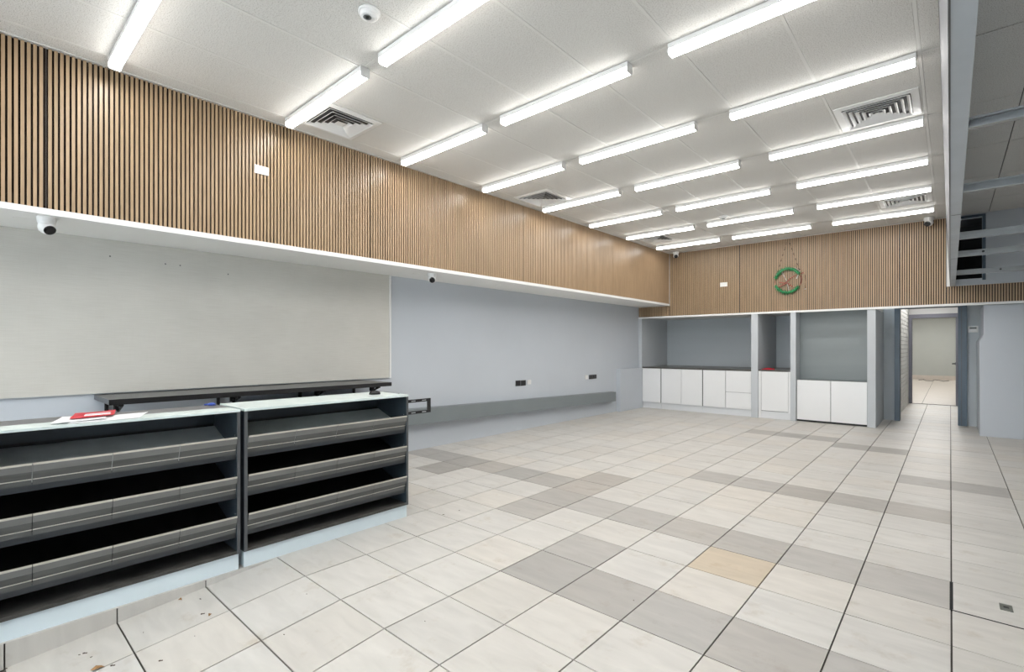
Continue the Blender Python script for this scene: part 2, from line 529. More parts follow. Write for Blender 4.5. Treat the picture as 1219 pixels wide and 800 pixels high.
# upper right of the back wall: grey wall with an unlit high opening, seen above the stripped ceiling
uw = MB()
OPX, OPZ0, OPZ1 = .352, 2.345, 3.255
uw.box(.06, RX, 10.0, 10.12, 2.2521, OPZ0)
uw.box(OPX, RX, 10.0, 10.12, OPZ0, 3.42)
uw.box(.06, OPX, 10.0, 10.12, OPZ1, 3.42)
wbu = struct('wall_back_high', uw, M['blue'], 'blue-grey wall with a dark opening above the stripped ceiling frame')
bx(.06, OPX + .2, 10.9, 10.95, OPZ0 - .1, OPZ1 + .1).build('void_back', M['dark_void'], wbu)
MB().box(.06, OPX + .2, 10.13, 10.9, OPZ0 - .05, OPZ0 - .03).box(.06, OPX + .2, 10.13, 10.9, OPZ1 + .03, OPZ1 + .05).box(OPX + .18, OPX + .2, 10.13, 10.9, OPZ0, OPZ1).box(.03, .058, 10.13, 10.9, OPZ0, OPZ1).build('void_lining', M['dark_void'], wbu)
MB().box(OPX - .002, OPX + .035, 9.985, 10.02, OPZ0 - .03, OPZ1 + .03).box(.06, OPX, 9.985, 10.02, OPZ1, OPZ1 + .03).build('opening_frame', M['door_blue'], wbu)

# back wall in the recess (niche backs and doorway)
DX0, DX1, DZ = -.678, .096, 2.017
wb = MB()
wb.box(WX, DX0, 11.30, 11.45, -.2, 2.3).box(DX1, RX, 11.30, 11.45, -.2, 2.3).box(DX0, DX1, 11.30, 11.45, DZ, 2.3)
wall_back = struct('wall_back', wb, M['niche'], 'blue-grey recessed back wall of the niches and doorway')
pil = [('A', -2.820, -2.702, 11.30), ('B', -2.160, -2.071, 11.30), ('C', -1.027, -.915, 11.30)]
struct('wall_niche_side', bx(WX + .001, -5.072, 10.0, 11.30, 0, 1.97), M['blue_pale'], 'pale end panel of the long niche at the left wall')
for nm, a, b, y1 in pil:
    struct('pillar', bx(a, b, 9.985, y1, 0, 1.955), M['blue_pale'],
           {'A': 'pale pillar right of the long niche', 'B': 'narrow pale pillar between the small and right niches', 'C': 'pale pillar left of the doorway recess'}[nm])
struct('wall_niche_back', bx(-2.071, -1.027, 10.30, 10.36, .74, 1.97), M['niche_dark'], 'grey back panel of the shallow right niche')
# projecting wall right of the doorway, thicker below
struct('wall_back_right', MB().prism([(.330, 0), (RX, 0), (RX, 1.95), (.369, 1.95), (.369, 1.506), (.325, 1.413)], 'y', 10.15, 11.30), M['blue'],
       'projecting blue-grey wall right of the doorway, thicker in its lower part')
# nib and sloping duct on the left wall
struct('wall_left_nib', bx(WX + .001, -5.06, 9.03, 9.999, 0, .872), M['blue'], 'low boxed-out wall section at the back left corner')
duct = MB()
dv = [(-5.15, 2.2, .584), (-5.15, 2.2, .382), (-5.03, 2.2, .382), (-5.03, 2.2, .584), (-5.15, 8.80, .427), (-5.15, 8.80, .240), (-5.03, 8.80, .240), (-5.03, 8.80, .427)]
duct.add(dv, [(0, 1, 2, 3), (4, 7, 6, 5), (0, 3, 7, 4), (1, 5, 6, 2), (3, 2, 6, 7), (0, 4, 5, 1)])
struct('trim_3', duct, M['grey_duct'], 'long grey boxed duct along the left wall, falling towards the back')

# front (shopfront) and right walls, behind and beside the viewer
fw = MB()
fw.box(-5.3, -4.4, FRONT - .15, FRONT, -.6, 3.45).box(.9, 1.85, FRONT - .15, FRONT, -.6, 3.45).box(-4.4, .9, FRONT - .15, FRONT, 2.6, 3.45)
struct('wall_front', fw, M['white'], 'shopfront wall around the display window')
win = struct('window_1', MB().box(-4.4, -4.34, FRONT - .1, FRONT - .04, -.34, 2.6).box(.84, .9, FRONT - .1, FRONT - .04, -.34, 2.6).box(-1.78, -1.72, FRONT - .1, FRONT - .04, -.34, 2.6)
             .box(-4.34, .84, FRONT - .1, FRONT - .04, -.34, -.28).box(-4.34, .84, FRONT - .1, FRONT - .04, 2.54, 2.6), M['edge'], 'shopfront display window frame')
bx(-4.34, -1.78, FRONT - .075, FRONT - .065, -.28, 2.54).build('pane', M['glass'], win)
bx(-1.72, .84, FRONT - .075, FRONT - .065, -.28, 2.54).build('pane', M['glass'], win)
struct('wall_right', bx(RX, RX + .15, FRONT, 11.45, -.6, 3.45), M['blue'], 'blue-grey right side wall')

# ------------------------------------------------------------------ ceiling
ceil = struct('ceiling', bx(WX, RX + .15, FRONT - .15, 10.12, CEIL + .016, CEIL + .12), M['gap'], 'white speckled panel ceiling with flush tees')
XL = [-4.26, -3.70, -3.105, -2.505, -1.932, -1.345, -.752, -.155]
YL = [.71 + 1.192 * k for k in range(-2, 8)] + [9.985]
YL[0] = FRONT
TEE = .020
VENTS = [(-3.985, 2.215), (-4.02, 5.13), (-.455, 5.10), (-4.0, 8.42), (-.455, 8.42)]
def panel_cells():
    out = []
    xs = [-4.434] + XL + [-.028]
    for a, b in zip(xs[:-1], xs[1:]):
        for c, d in zip(YL[:-1], YL[1:]):
            out.append((a, b, c, d))
    xs = [.06, .42, 1.02, 1.62, RX]
    for a, b in zip(xs[:-1], xs[1:]):
        for c, d in zip(YL[:-1], YL[1:]):
            out.append((a, b, c, d))
    return out
for a, b, c, d in panel_cells():
    g = TEE / 2 + .0012 if a < 0 else .004
    dz = rnd.uniform(-.0008, .0008)
    bx(a + g, b - g, c + g, d - g, CEIL + dz, CEIL + .014).build('ceiling_panel', M['panel'], ceil)
tee = MB()
for x in XL:
    tee.box(x - TEE / 2, x + TEE / 2, FRONT, 9.985, CEIL - .0015, CEIL + .015)
tee.box(-4.434, -4.415, FRONT, 9.985, CEIL - .004, CEIL + .015)
tee.build('ceiling_tee', M['tee'], ceil)
tee = MB()
for y in YL[1:-1]:
    tee.box(-4.434, -.045, y - TEE / 2, y + TEE / 2, CEIL - .0012, CEIL + .0148)
tee.build('ceiling_tee', M['tee'], ceil)

# hanging partition between the main ceiling and the stripped strip on the right
beam = struct('partition_right', MB().prism([(-.004, 2.25), (.056, 2.25), (.056, CEIL + .01), (-.050, CEIL + .01)], 'y', FRONT, 9.984), M['beam'],
              'blue-grey hanging partition edge running to the back wall')
MB().prism([(-.0045, 2.2495), (-.0505, CEIL + .004), (-.0515, CEIL + .004), (-.0055, 2.2495)], 'y', FRONT, 9.983).build('darkened_face', M['beam_darkened'], beam)  # darker copy of the beam paint, shade painted onto the over-lit side
bx(-.0042, .0005, FRONT, 9.98, 2.2485, 2.2505).build('corner_bead', M['edge'], beam)
for y in (4.62, 6.9):
    bx(.004, .056, y, y + .006, 2.2485, 2.2502).build('sheet_joint', M['edge'], beam)

# exposed steel ceiling studs on the right
ORD = ['nearest', 'second nearest', 'third', 'fourth', 'fifth and last']
holes = {1: [.33], 3: [.245], 4: [.46]}
for k, (y, flip) in enumerate(((2.83, 0), (3.98, 0), (5.70, 1), (6.80, 1), (8.50, 1))):
    z0, h, dp, t = 2.252, (.044, .050, .060, .058, .060)[k], .034, .0025
    s = thing('ceiling_stud', f'exposed galvanised ceiling stud right of the hanging partition, {ORD[k]} along it', 'metal stud', (.0565, y, z0), 'exposed ceiling studs')
    wy = y + dp if not flip else y
    bx(.0565, RX - .001, wy - t / 2, wy + t / 2, z0, z0 + h).build('web', M['galv'], s)
    for zz in (z0, z0 + h - t):
        bx(.0565, RX - .001, y + t, y + dp - t, zz, zz + t).build('flange', M['galv'], s)
    ly = y if not flip else y + dp
    for zz in (z0, z0 + h - .009):
        bx(.0565, RX - .001, ly - t / 2, ly + t / 2, zz, zz + .009).build('lip', M['galv'], s)
    if flip:
        bx(.0565, RX - .001, wy - t / 2 - .004, wy - t / 2, z0 + .026, z0 + .034).build('swage', M['galv'], s)
    for hx in holes.get(k, []):
        MB().lathe([(0, 0), (.011, 0), (.011, .003), (0, .003)], (hx, (y if flip else y + dp) - .0065 - t / 2, z0 + .033), (0, 1, 0), 14).build('service_hole', M['plastic_black'], s)

# ------------------------------------------------------------------ batten lights
LG = 'ceiling batten lights'
NTH = ['first', 'second', 'third', 'fourth', 'fifth', 'sixth', 'seventh', 'eighth', 'ninth']
ROWS = [(-3.675, 'the row along the left slats'), (-2.26, 'the middle row'), (-.771, 'the row beside the hanging partition')]
proto = None
for r, (xc, rown) in enumerate(ROWS):
    for k in range(-1, 8):
        y = .71 + 1.192 * k
        label = f'white batten ceiling light, {NTH[7 - k]} from the back wall in {rown}'
        loc = (xc, y, CEIL - .0725)
        if proto is None:
            L = 1.2
            t = proto = thing('batten_light', label, 'ceiling light', loc, LG)
            x0, x1, z0 = xc - L / 2, xc + L / 2, CEIL - .0725
            MB().prism([(y - .036, z0 + .034), (y - .031, z0 + .038), (y + .031, z0 + .038), (y + .036, z0 + .034), (y + .035, z0 + .0700), (y - .035, z0 + .0700)], 'x', x0 + .006, x1 - .006).build('housing', M['housing'], t)
            df = MB().prism([(y - .031, z0 + .0375), (y - .031, z0 + .010), (y - .025, z0 + .002), (y, z0), (y + .025, z0 + .002), (y + .031, z0 + .010), (y + .031, z0 + .0375)], 'x', x0 + .007, x1 - .007).build('diffuser', M['tube'], t).data
            # the moulded sides of the diffuser glow less than its face
            df.materials.append(M['tube_side'])
            for p in df.polygons:
                if p.normal.z > -.9: p.material_index = 1
            for a in (x0, x1 - .006):
                MB().prism([(y - .037, z0 + .008), (y - .028, z0 - .002), (y + .028, z0 - .002), (y + .037, z0 + .008), (y + .037, z0 + .0708), (y - .037, z0 + .0708)], 'x', a, a + .006).build('end_cap', M['housing'], t)
        else:
            dup(proto, loc, label)

# ------------------------------------------------------------------ air vents
VL = ['square white ceiling air vent nearest the front along the left slats', 'second square white ceiling air vent along the left slats',
      'square white ceiling air vent beside the hanging partition, nearer one', 'third square white ceiling air vent along the left slats near the back wall',
      'square white ceiling air vent beside the hanging partition near the back wall']
def vent(cx, cy, label, W=.55):
    z = CEIL - .0022
    t = thing('ceiling_vent', label, 'air vent', (cx, cy, z - .028), 'ceiling air vents')
    h = W / 2
    bx(cx - h + .045, cx + h - .045, cy - h + .045, cy + h - .045, z - .0012, z - .0002).build('dark_backing', M['plastic_black'], t)  # black sheet paints in the dark hollow seen between the louvres
    fr = MB()
    for a in range(4):
        q = [(-h, -h), (h, -h), (h - .050, -h + .050), (-h + .050, -h + .050)]
        def R(p, a=a):
            for _ in range(a): p = (-p[1], p[0])
            return p
        lo = [(cx + R(p)[0], cy + R(p)[1], z - (.007 if n < 2 else .012)) for n, p in enumerate(q)]
        hi = [(p[0], p[1], z - .0005) for p in lo]
        fr.add(lo + hi, [(3, 2, 1, 0), (4, 5, 6, 7), (0, 1, 5, 4), (1, 2, 6, 5), (2, 3, 7, 6), (3, 0, 4, 7)])
    fr.build('flange', M['housing'], t)
    r = h - .054
    while r > .045:
        mb = MB()
        ri = r - .022
        for a in range(4):
            def R(p, a=a):
                for _ in range(a): p = (-p[1], p[0])
                return p
            q = [(-r, -r, z - .024), (r, -r, z - .024), (ri, -ri, z - .006), (-ri, -ri, z - .006)]
            lo = [(cx + R(p)[0], cy + R(p)[1], p[2]) for p in q]
            hi = [(p[0], p[1], p[2] + .0022) for p in lo]
            mb.add(lo + hi, [(3, 2, 1, 0), (4, 5, 6, 7), (0, 1, 5, 4), (1, 2, 6, 5), (2, 3, 7, 6), (3, 0, 4, 7)])
        mb.build('louvre', M['housing'], t)
        r -= .0415
    MB().prism([(cx - r, cy - r), (cx + r, cy - r), (cx + r, cy + r), (cx - r, cy + r)], 'z', z - .020, z - .017).build('centre_plate', M['housing'], t)
for (cx, cy), lb in zip(VENTS, VL):
    vent(cx, cy, lb, .515 if cy < 3 else .55)

# smoke detectors
for (x, y), lb in zip(((-2.545, 1.60), (-2.55, 7.64)), ('round white smoke detector on the ceiling near the front', 'round white smoke detector on the ceiling towards the back wall')):
    z = CEIL - .0025
    t = thing('smoke_detector', lb, 'smoke detector', (x, y, z - .046), 'smoke detectors')
    MB().lathe([(.0, 0), (.062, 0), (.064, -.010), (.060, -.014), (.0, -.014)], (x, y, z), n=28).build('mount', M['plastic'], t, smooth=False)
    MB().lathe([(.0, -.014), (.054, -.014), (.054, -.028), (.046, -.038), (.030, -.044), (0, -.045)], (x, y, z), n=28).build('sensor_head', M['plastic'], t)
    MB().lathe([(.020, -.044), (.024, -.049), (.012, -.049), (.010, -.044)], (x + .008, y - .018, z), n=18).build('sensor_grille', M['grey_duct'], t)

# recessed downlights in the left soffit
DN = ['nearest the front', 'second from the front', 'third from the front', 'fourth from the front', 'fifth from the front']
for k, (x, y) in enumerate(((-4.72, .285), (-4.80, 2.16), (-4.76, 3.63), (-4.76, 5.05), (-4.79, 6.46))):
    MB_ = MB().lathe([(0, 0), (.045, 0), (.043, -.0025), (0, -.0025)], (x, y, 2.205), n=24)
    t = thing('downlight', f'small round white unlit downlight in the left soffit, {DN[k]}', 'downlight', (x, y, 2.200), 'soffit downlights')
    MB_.build('bezel', M['soffit'], t)

# security cameras
def cctv(name_label, base, axis, look, s=1.0):
    b = Vector(base); ax = Vector(axis).normalized(); lk = Vector(look).normalized()
    t = thing('security_camera', name_label, 'security camera', base, 'white turret security cameras')
    MB().lathe([(0, 0), (.052 * s, 0), (.055 * s, .012 * s), (.050 * s, .040 * s), (.042 * s, .052 * s), (0, .052 * s)], b, ax, 24).build('mount', M['plastic'], t, smooth=False)
    c = b + ax * .068 * s
    prof = [(.048 * s * math.sin(a), -.048 * s * math.cos(a)) for a in [math.pi * k / 14 for k in range(0, 12)]]
    MB().lathe(prof, c, lk, 24).build('ball', M['plastic'], t, smooth=True)
    MB().lathe([(0, .030 * s), (.034 * s, .030 * s), (.033 * s, .044 * s), (.026 * s, .0475 * s), (0, .048 * s)], c, lk, 24).build('lens', M['lens'], t)
    return t
cctv('white turret security camera under the left soffit near the front', (-4.56, .395, 2.205), (0, 0, -1), (.70, .35, -.62), .98)
cctv('white turret security camera under the left soffit halfway to the back', (-4.60, 3.74, 2.205), (0, 0, -1), (.70, -.55, -.45), 1.0)
cctv('white turret security camera at the top of the back slats beside the hanging partition', (-.245, 9.80, CEIL - .003), (0, 0, -1), (-.35, -.8, -.5), 1.15)
cctv('white turret security camera at the top of the back slats in the left corner', (-4.24, 9.86, CEIL - .003), (0, 0, -1), (.35, -.7, -.6), 1.1)

# ------------------------------------------------------------------ wall plates
def plate(label, face, c, w, h, m, kind, group):
    """face 'x': on a wall facing +X, 'y': on a wall facing -Y; c = centre on the wall plane"""
    t = thing(kind, label, 'socket', (c[0], c[1], c[2] - h / 2), group)
    def slab(u0, u1, v0, v1, d0, d1):
        if face == 'x': return bx(c[0] + d0, c[0] + d1, c[1] + u0, c[1] + u1, c[2] + v0, c[2] + v1)
        return bx(c[0] + u0, c[0] + u1, c[1] - d1, c[1] - d0, c[2] + v0, c[2] + v1)
    slab(-w / 2, w / 2, -h / 2, h / 2, 0, .009).build('face_plate', m, t, bevel=.002)
    for sgn in ((-1, 1) if w > h * 1.2 else (0,)):
        slab(sgn * w * .25 - .017, sgn * w * .25 + .017, -.010, .016, .009, .0105).build('outlet', M['plastic_black'] if m is M['plastic_black'] else M['housing'], t)
    slab(-.008, .008, h * .22, h * .36, .009, .013).build('switch_rocker', m, t)
plate('white double power point plate on the left slatted bulkhead', 'x', (BX + .016, 1.735, 2.852), .118, .072, M['plastic'], 'power_point', None)
plate('white double power point plate on the back slats', 'y', (-3.323, 9.984, 2.556), .135, .082, M['plastic'], 'power_point', None)
SG = 'sockets on the left wall above the duct'
plate('black square socket on the left wall, first of the nearer set', 'x', (WX, 5.925, .752), .116, .088, M['plastic_black'], 'wall_socket', SG)
plate('black square socket on the left wall between a black and a white socket', 'x', (WX, 6.055, .750), .116, .088, M['plastic_black'], 'wall_socket', SG)
plate('white square socket at the back end of the nearer socket set', 'x', (WX, 6.203, .754), .092, .072, M['plastic'], 'wall_socket', SG)
plate('white square socket at the front end of the farther socket set', 'x', (WX, 7.903, .758), .105, .078, M['plastic'], 'wall_socket', SG)
plate('black square socket on the left wall beside the farther white socket', 'x', (WX, 8.055, .756), .122, .082, M['plastic_black'], 'wall_socket', SG)
plate('black square socket on the left wall, last towards the back', 'x', (WX, 8.190, .757), .122, .080, M['plastic_black'], 'wall_socket', SG)

# thermostat on the recess wall
t = thing('thermostat', 'small white wall thermostat with a dark display right of the doorway', 'thermostat', (.285, 11.30, 1.575))
bx(.222, .345, 11.282, 11.30, 1.575, 1.680).build('case', M['plastic'], t, bevel=.003)
bx(.240, .328, 11.280, 11.2825, 1.632, 1.662).build('display', M['lcd'], t)
bx(.246, .262, 11.2795, 11.2825, 1.598, 1.612).build('button', M['housing'], t)
bx(.306, .322, 11.2795, 11.2825, 1.598, 1.612).build('button', M['housing'], t)

# ------------------------------------------------------------------ niche cabinets
CF = 10.012                                          # cabinet door plane
CG = 'white cabinets in the back niches'
def door(t, x0, x1, z0, z1, name='door'):
    return bx(x0 + .0025, x1 - .0025, CF, CF + .018, z0 + .002, z1 - .002).build(name, M['cab'], t, bevel=.0015)
def cab(label, x0, x1, z0, z1, y1=10.62):
    t = thing('base_cabinet', label, 'cabinet', ((x0 + x1) / 2, CF + .3, 0), CG)
    bx(x0 + .001, x1 - .001, CF + .022, y1, z0, z1 - .004).build('carcass', M['edge'], t)
    return t
Z0, Z1 = .134, .868
t = cab('white single-door base cabinet at the left end of the long niche', -5.070, -4.640, Z0, Z1, 11.295)
door(t, -5.068, -4.645, Z0, Z1); bx(-5.07, -4.641, CF + .03, CF + .045, 0, Z0 - .002).build('kick_board', M['kick'], t)
t = cab('white two-door base cabinet in the middle of the long niche', -4.636, -3.752, Z0, Z1, 11.295)
door(t, -4.630, -4.190, Z0, Z1); door(t, -4.190, -3.756, Z0, Z1); bx(-4.636, -3.753, CF + .03, CF + .045, 0, Z0 - .002).build('kick_board', M['kick'], t)
t = cab('white base cabinet with one door and two drawers at the right of the long niche', -3.748, -2.822, Z0, Z1, 11.295)
door(t, -3.742, -3.300, Z0, Z1); door(t, -3.296, -2.826, .452, Z1, 'drawer'); door(t, -3.296, -2.826, Z0, .450, 'drawer')
bx(-3.748, -2.823, CF + .03, CF + .045, 0, Z0 - .002).build('kick_board', M['kick'], t)
tag(bx(-5.070, -2.822, CF - .006, 11.298, Z1 + .001, Z1 + .030).build('worktop', M['worktop']), 'long dark worktop over the white cabinets of the left niche', 'worktop', 'niche worktops')
t = cab('narrow white single-door cabinet between the two pillars', -2.700, -2.162, .0, .880, 11.295)
door(t, -2.652, -2.200, .143, .876)
bx(-2.700, -2.656, CF, CF + .02, 0, .878).build('side_panel', M['cab'], t)
bx(-2.197, -2.162, CF, CF + .02, .120, .878).build('side_panel', M['cab'], t)
bx(-2.655, -2.163, CF + .012, CF + .021, 0, .135).build('kick_board', M['kick'], t)
tag(bx(-2.700, -2.162, CF - .004, 11.298, .881, .905).build('worktop', M['worktop']), 'short dark worktop over the narrow cabinet between the pillars', 'worktop', 'niche worktops')
t = cab('wide low white two-door cabinet in the right niche, raised over a dark gap', -2.068, -1.029, .035, .742, 10.295)
door(t, -2.062, -1.546, .034, .744); door(t, -1.543, -1.031, .034, .744)
bx(-2.068, -1.029, CF + .05, CF + .06, 0, .034).build('kick_board', M['black'], t)  # black board stands in for the dark gap under the cabinet
# folded red cloth left on the short worktop
mb = MB()
for (cx, cy, r, h) in ((-2.60, 10.12, .05, .028), (-2.545, 10.10, .065, .036), (-2.49, 10.13, .045, .024)):
    mb.lathe([(r, 0), (r * 1.02, h * .4), (r * .7, h * .85), (r * .25, h), (0, h)], (cx, cy, .905), n=12)
mb.tube([(-2.66, 10.08, .913), (-2.56, 10.06, .915), (-2.45, 10.09, .913)], [.008, .010, .007], 8)
tag(mb.build('cloth', M['red']), 'crumpled red cloth lying on the short worktop between the pillars', 'cloth')

# ------------------------------------------------------------------ doorway, corridor and room beyond
d1 = struct('door_1', MB().box(-.756, DX0, 11.235, 11.46, 0, 2.095).box(DX1, .209, 11.235, 11.46, 0, 2.095).box(DX0, DX1, 11.235, 11.46, DZ, 2.095), M['door_blue'], 'slate-blue frame of the near doorway')
bx(.136, .144, 11.228, 11.236, 0, 2.09).build('frame_bead', M['edge'], d1)
cl = struct('wall_corridor_left', bx(-.90, -.757, 11.45, 15.1, 0, 2.5), M['mortar'], 'white painted brick wall of the corridor')
mb = MB()
for c in range(28):
    for k in range(-1, 15):
        y0 = 11.47 + k * .24 + (.12 if c % 2 else 0)
        a, b = max(y0 + .004, 11.46), min(y0 + .236, 14.97)
        if b - a < .03: continue
        mb.box(-.758, -.742 + rnd.uniform(0, .003), a, b, c * .086 + .004, c * .086 + .080)
mb.build('brick', M['brick'], cl, kind='stuff')
struct('wall_corridor_right', bx(.55, .65, 11.45, 15.1, 0, 2.5), M['white'], 'white right wall of the corridor')
struct('ceiling_corridor', bx(-.85, .65, 11.45, 15.1, 2.40, 2.5), M['white'], 'white corridor ceiling')
wh = MB().box(-2.6, -.677, 15.0, 15.12, 0, 2.8).box(.094, 1.6, 15.0, 15.12, 0, 2.8).box(-.677, .094, 15.0, 15.12, 2.004, 2.8)
struct('wall_corridor_end', wh, M['white'], 'white wall around the far doorway')
d2 = struct('door_2', MB().box(-.735, -.677, 14.96, 15.14, 0, 2.095).box(.094, .14, 14.96, 15.14, 0, 2.095).box(-.677, .094, 14.96, 15.14, 2.004, 2.095), M['door_mauve'], 'mauve-grey frame of the far doorway with its open leaf')
leaf = bx(.0945, .134, 15.15, 15.93, .01, 1.995).build('leaf', M['door_blue'], d2)
mb = MB().lathe([(.032, 0), (.032, .012), (0, .012)], (.0945, 15.86, .93), (-1, 0, 0), 16)
mb.tube([(.0945, 15.86, .93), (.045, 15.86, .93), (.040, 15.84, .93), (.040, 15.75, .93)], .015, 10)
mb.build('door_handle', M['edge'], leaf, smooth=False)
t = thing('corridor_light', 'glowing ceiling light panel in the corridor behind the near doorway', 'ceiling light', (-.36, 13.2, 2.33))
bx(-.68, -.11, 12.2, 14.6, 2.325, 2.36).build('housing', M['housing'], t)
bx(-.67, -.12, 12.21, 14.59, 2.30, 2.325).build('diffuser', M['lit'], t)
for y in (12.6, 14.2): bx(-.41, -.39, y - .01, y + .01, 2.36, 2.3993).build('stem', M['housing'], t)
# far room
struct('wall_room_left', bx(-2.75, -2.6, 15.12, 26.6, 0, 2.8), M['far'], 'left wall of the room beyond')
struct('wall_room_right', bx(1.6, 1.75, 15.12, 26.6, 0, 2.8), M['far'], 'right wall of the room beyond')
wf = struct('wall_room_back', bx(-2.75, 1.75, 26.45, 26.6, 0, 2.8), M['far'], 'grey-green far wall seen through both doorways')
struct('ceiling_room', bx(-2.75, 1.75, 15.12, 26.6, 2.7, 2.8), M['white'], 'white ceiling of the room beyond')
x = -2.6
mb = MB()
while x < 1.6:
    mb.box(x + .003, min(x + .397, 1.6), 26.435, 26.45, 0, .17); x += .4
struct('baseboard_room', mb, M['far_tile'], 'pinkish beige tile skirting below the far wall')
fr = struct('floor_room', bx(-2.6, 1.6, 15.02, 26.45, -.008, .0005), M['grout'], 'beige tiled floor of the room beyond')
mb = MB()
x = -2.6
while x < 1.6:
    y = 15.02
    while y < 26.4:
        mb.box(x + .004, min(x + .696, 1.6), y + .002, min(y + .696, 26.44), 0, .004); y += .7
    x += .7
mb.build('floor_tile', M['far_tile'], fr, kind='stuff')
for k, y in enumerate((17.5, 21.0, 24.5)):  # unseen lamps added to light the far room
    t = thing('added_room_light', f'unseen square ceiling light added in the room beyond the far doorway, {("nearest","middle","last")[k]} one', 'ceiling light', (-.5, y, 2.66), 'added lights of the room beyond')
    bx(-1.1, .1, y - .3, y + .3, 2.64, 2.66).build('housing', M['housing'], t)
    bx(-1.08, .08, y - .28, y + .28, 2.625, 2.64).build('diffuser', M['lit_room'], t)
    for x in (-.9, -.1): bx(x - .01, x + .01, y - .01, y + .01, 2.66, 2.6993).build('stem', M['housing'], t)
pts = [(-.95 + .09 * k + .06 * math.sin(k * 1.9), 25.6 + .5 * math.sin(k * 1.3), .013) for k in range(11)]
tag(MB().tube(pts, .010, 6).build('cord', M['cord']), 'dark cord lying in loops on the floor by the far wall', 'cord')

# ------------------------------------------------------------------ oatmeal wall board and shelf on the left wall
t = thing('wall_board', 'large oatmeal woven wall board with a white right edge above the counters', 'wall board', (WX + .02, 1.0, .955))
bx(WX + .0005, WX + .028, FRONT + .01, 3.498, .955, 2.2045).build('board', M['canvas'], t)
bx(WX + .0005, WX + .034, 3.499, 3.522, .955, 2.2045).build('edge_trim', M['white'], t)
for y, z in ((.82, 2.07), (1.20, 2.055), (1.31, 2.055), (1.70, 2.02)):
    MB().lathe([(0, 0), (.006, 0), (.006, .001), (0, .001)], (WX + .0278, y, z), (1, 0, 0), 10).build('screw_hole', M['edge'], t)

t = thing('wall_shelf', 'long charcoal shelf on black brackets below the oatmeal wall board', 'shelf', (-4.85, 1.93, .74))
bx(WX + .001, -4.555, .724, 3.135, .908, .945).build('board', M['shelf_top'], t)
bx(-4.556, -4.549, .722, 3.137, .905, .946).build('front_edge', M['black'], t)
for y in (.80, 1.62, 2.40, 3.03):
    b = MB().box(WX + .001, -4.62, y - .012, y + .012, .885, .907).box(WX + .001, WX + .022, y - .012, y + .012, .70, .885)
    b.tube([(-4.66, y + .02, .890), (WX + .02, y + .02, .715)], .010, 6)
    b.build('bracket', M['steel_black'], t)
    MB().box(-4.80, -4.775, y - .012, y + .012, .845, .885).box(-4.775, -4.735, y - .012, y + .012, .845, .853).box(-4.745, -4.735, y - .012, y + .012, .845, .885).build('bracket_eye', M['steel_black'], t)
t = thing('wall_shelf', 'lower black shelf half hidden behind the right counter top', 'shelf', (-4.9, 2.6, .62))
bx(WX + .001, -4.72, 1.75, 3.36, .775, .80).build('board', M['black'], t)
for y in (1.95, 2.6, 3.25):
    MB().box(WX + .001, -4.78, y - .01, y + .01, .757, .774).box(WX + .001, WX + .02, y - .01, y + .01, .62, .757).build('bracket', M['steel_black'], t)

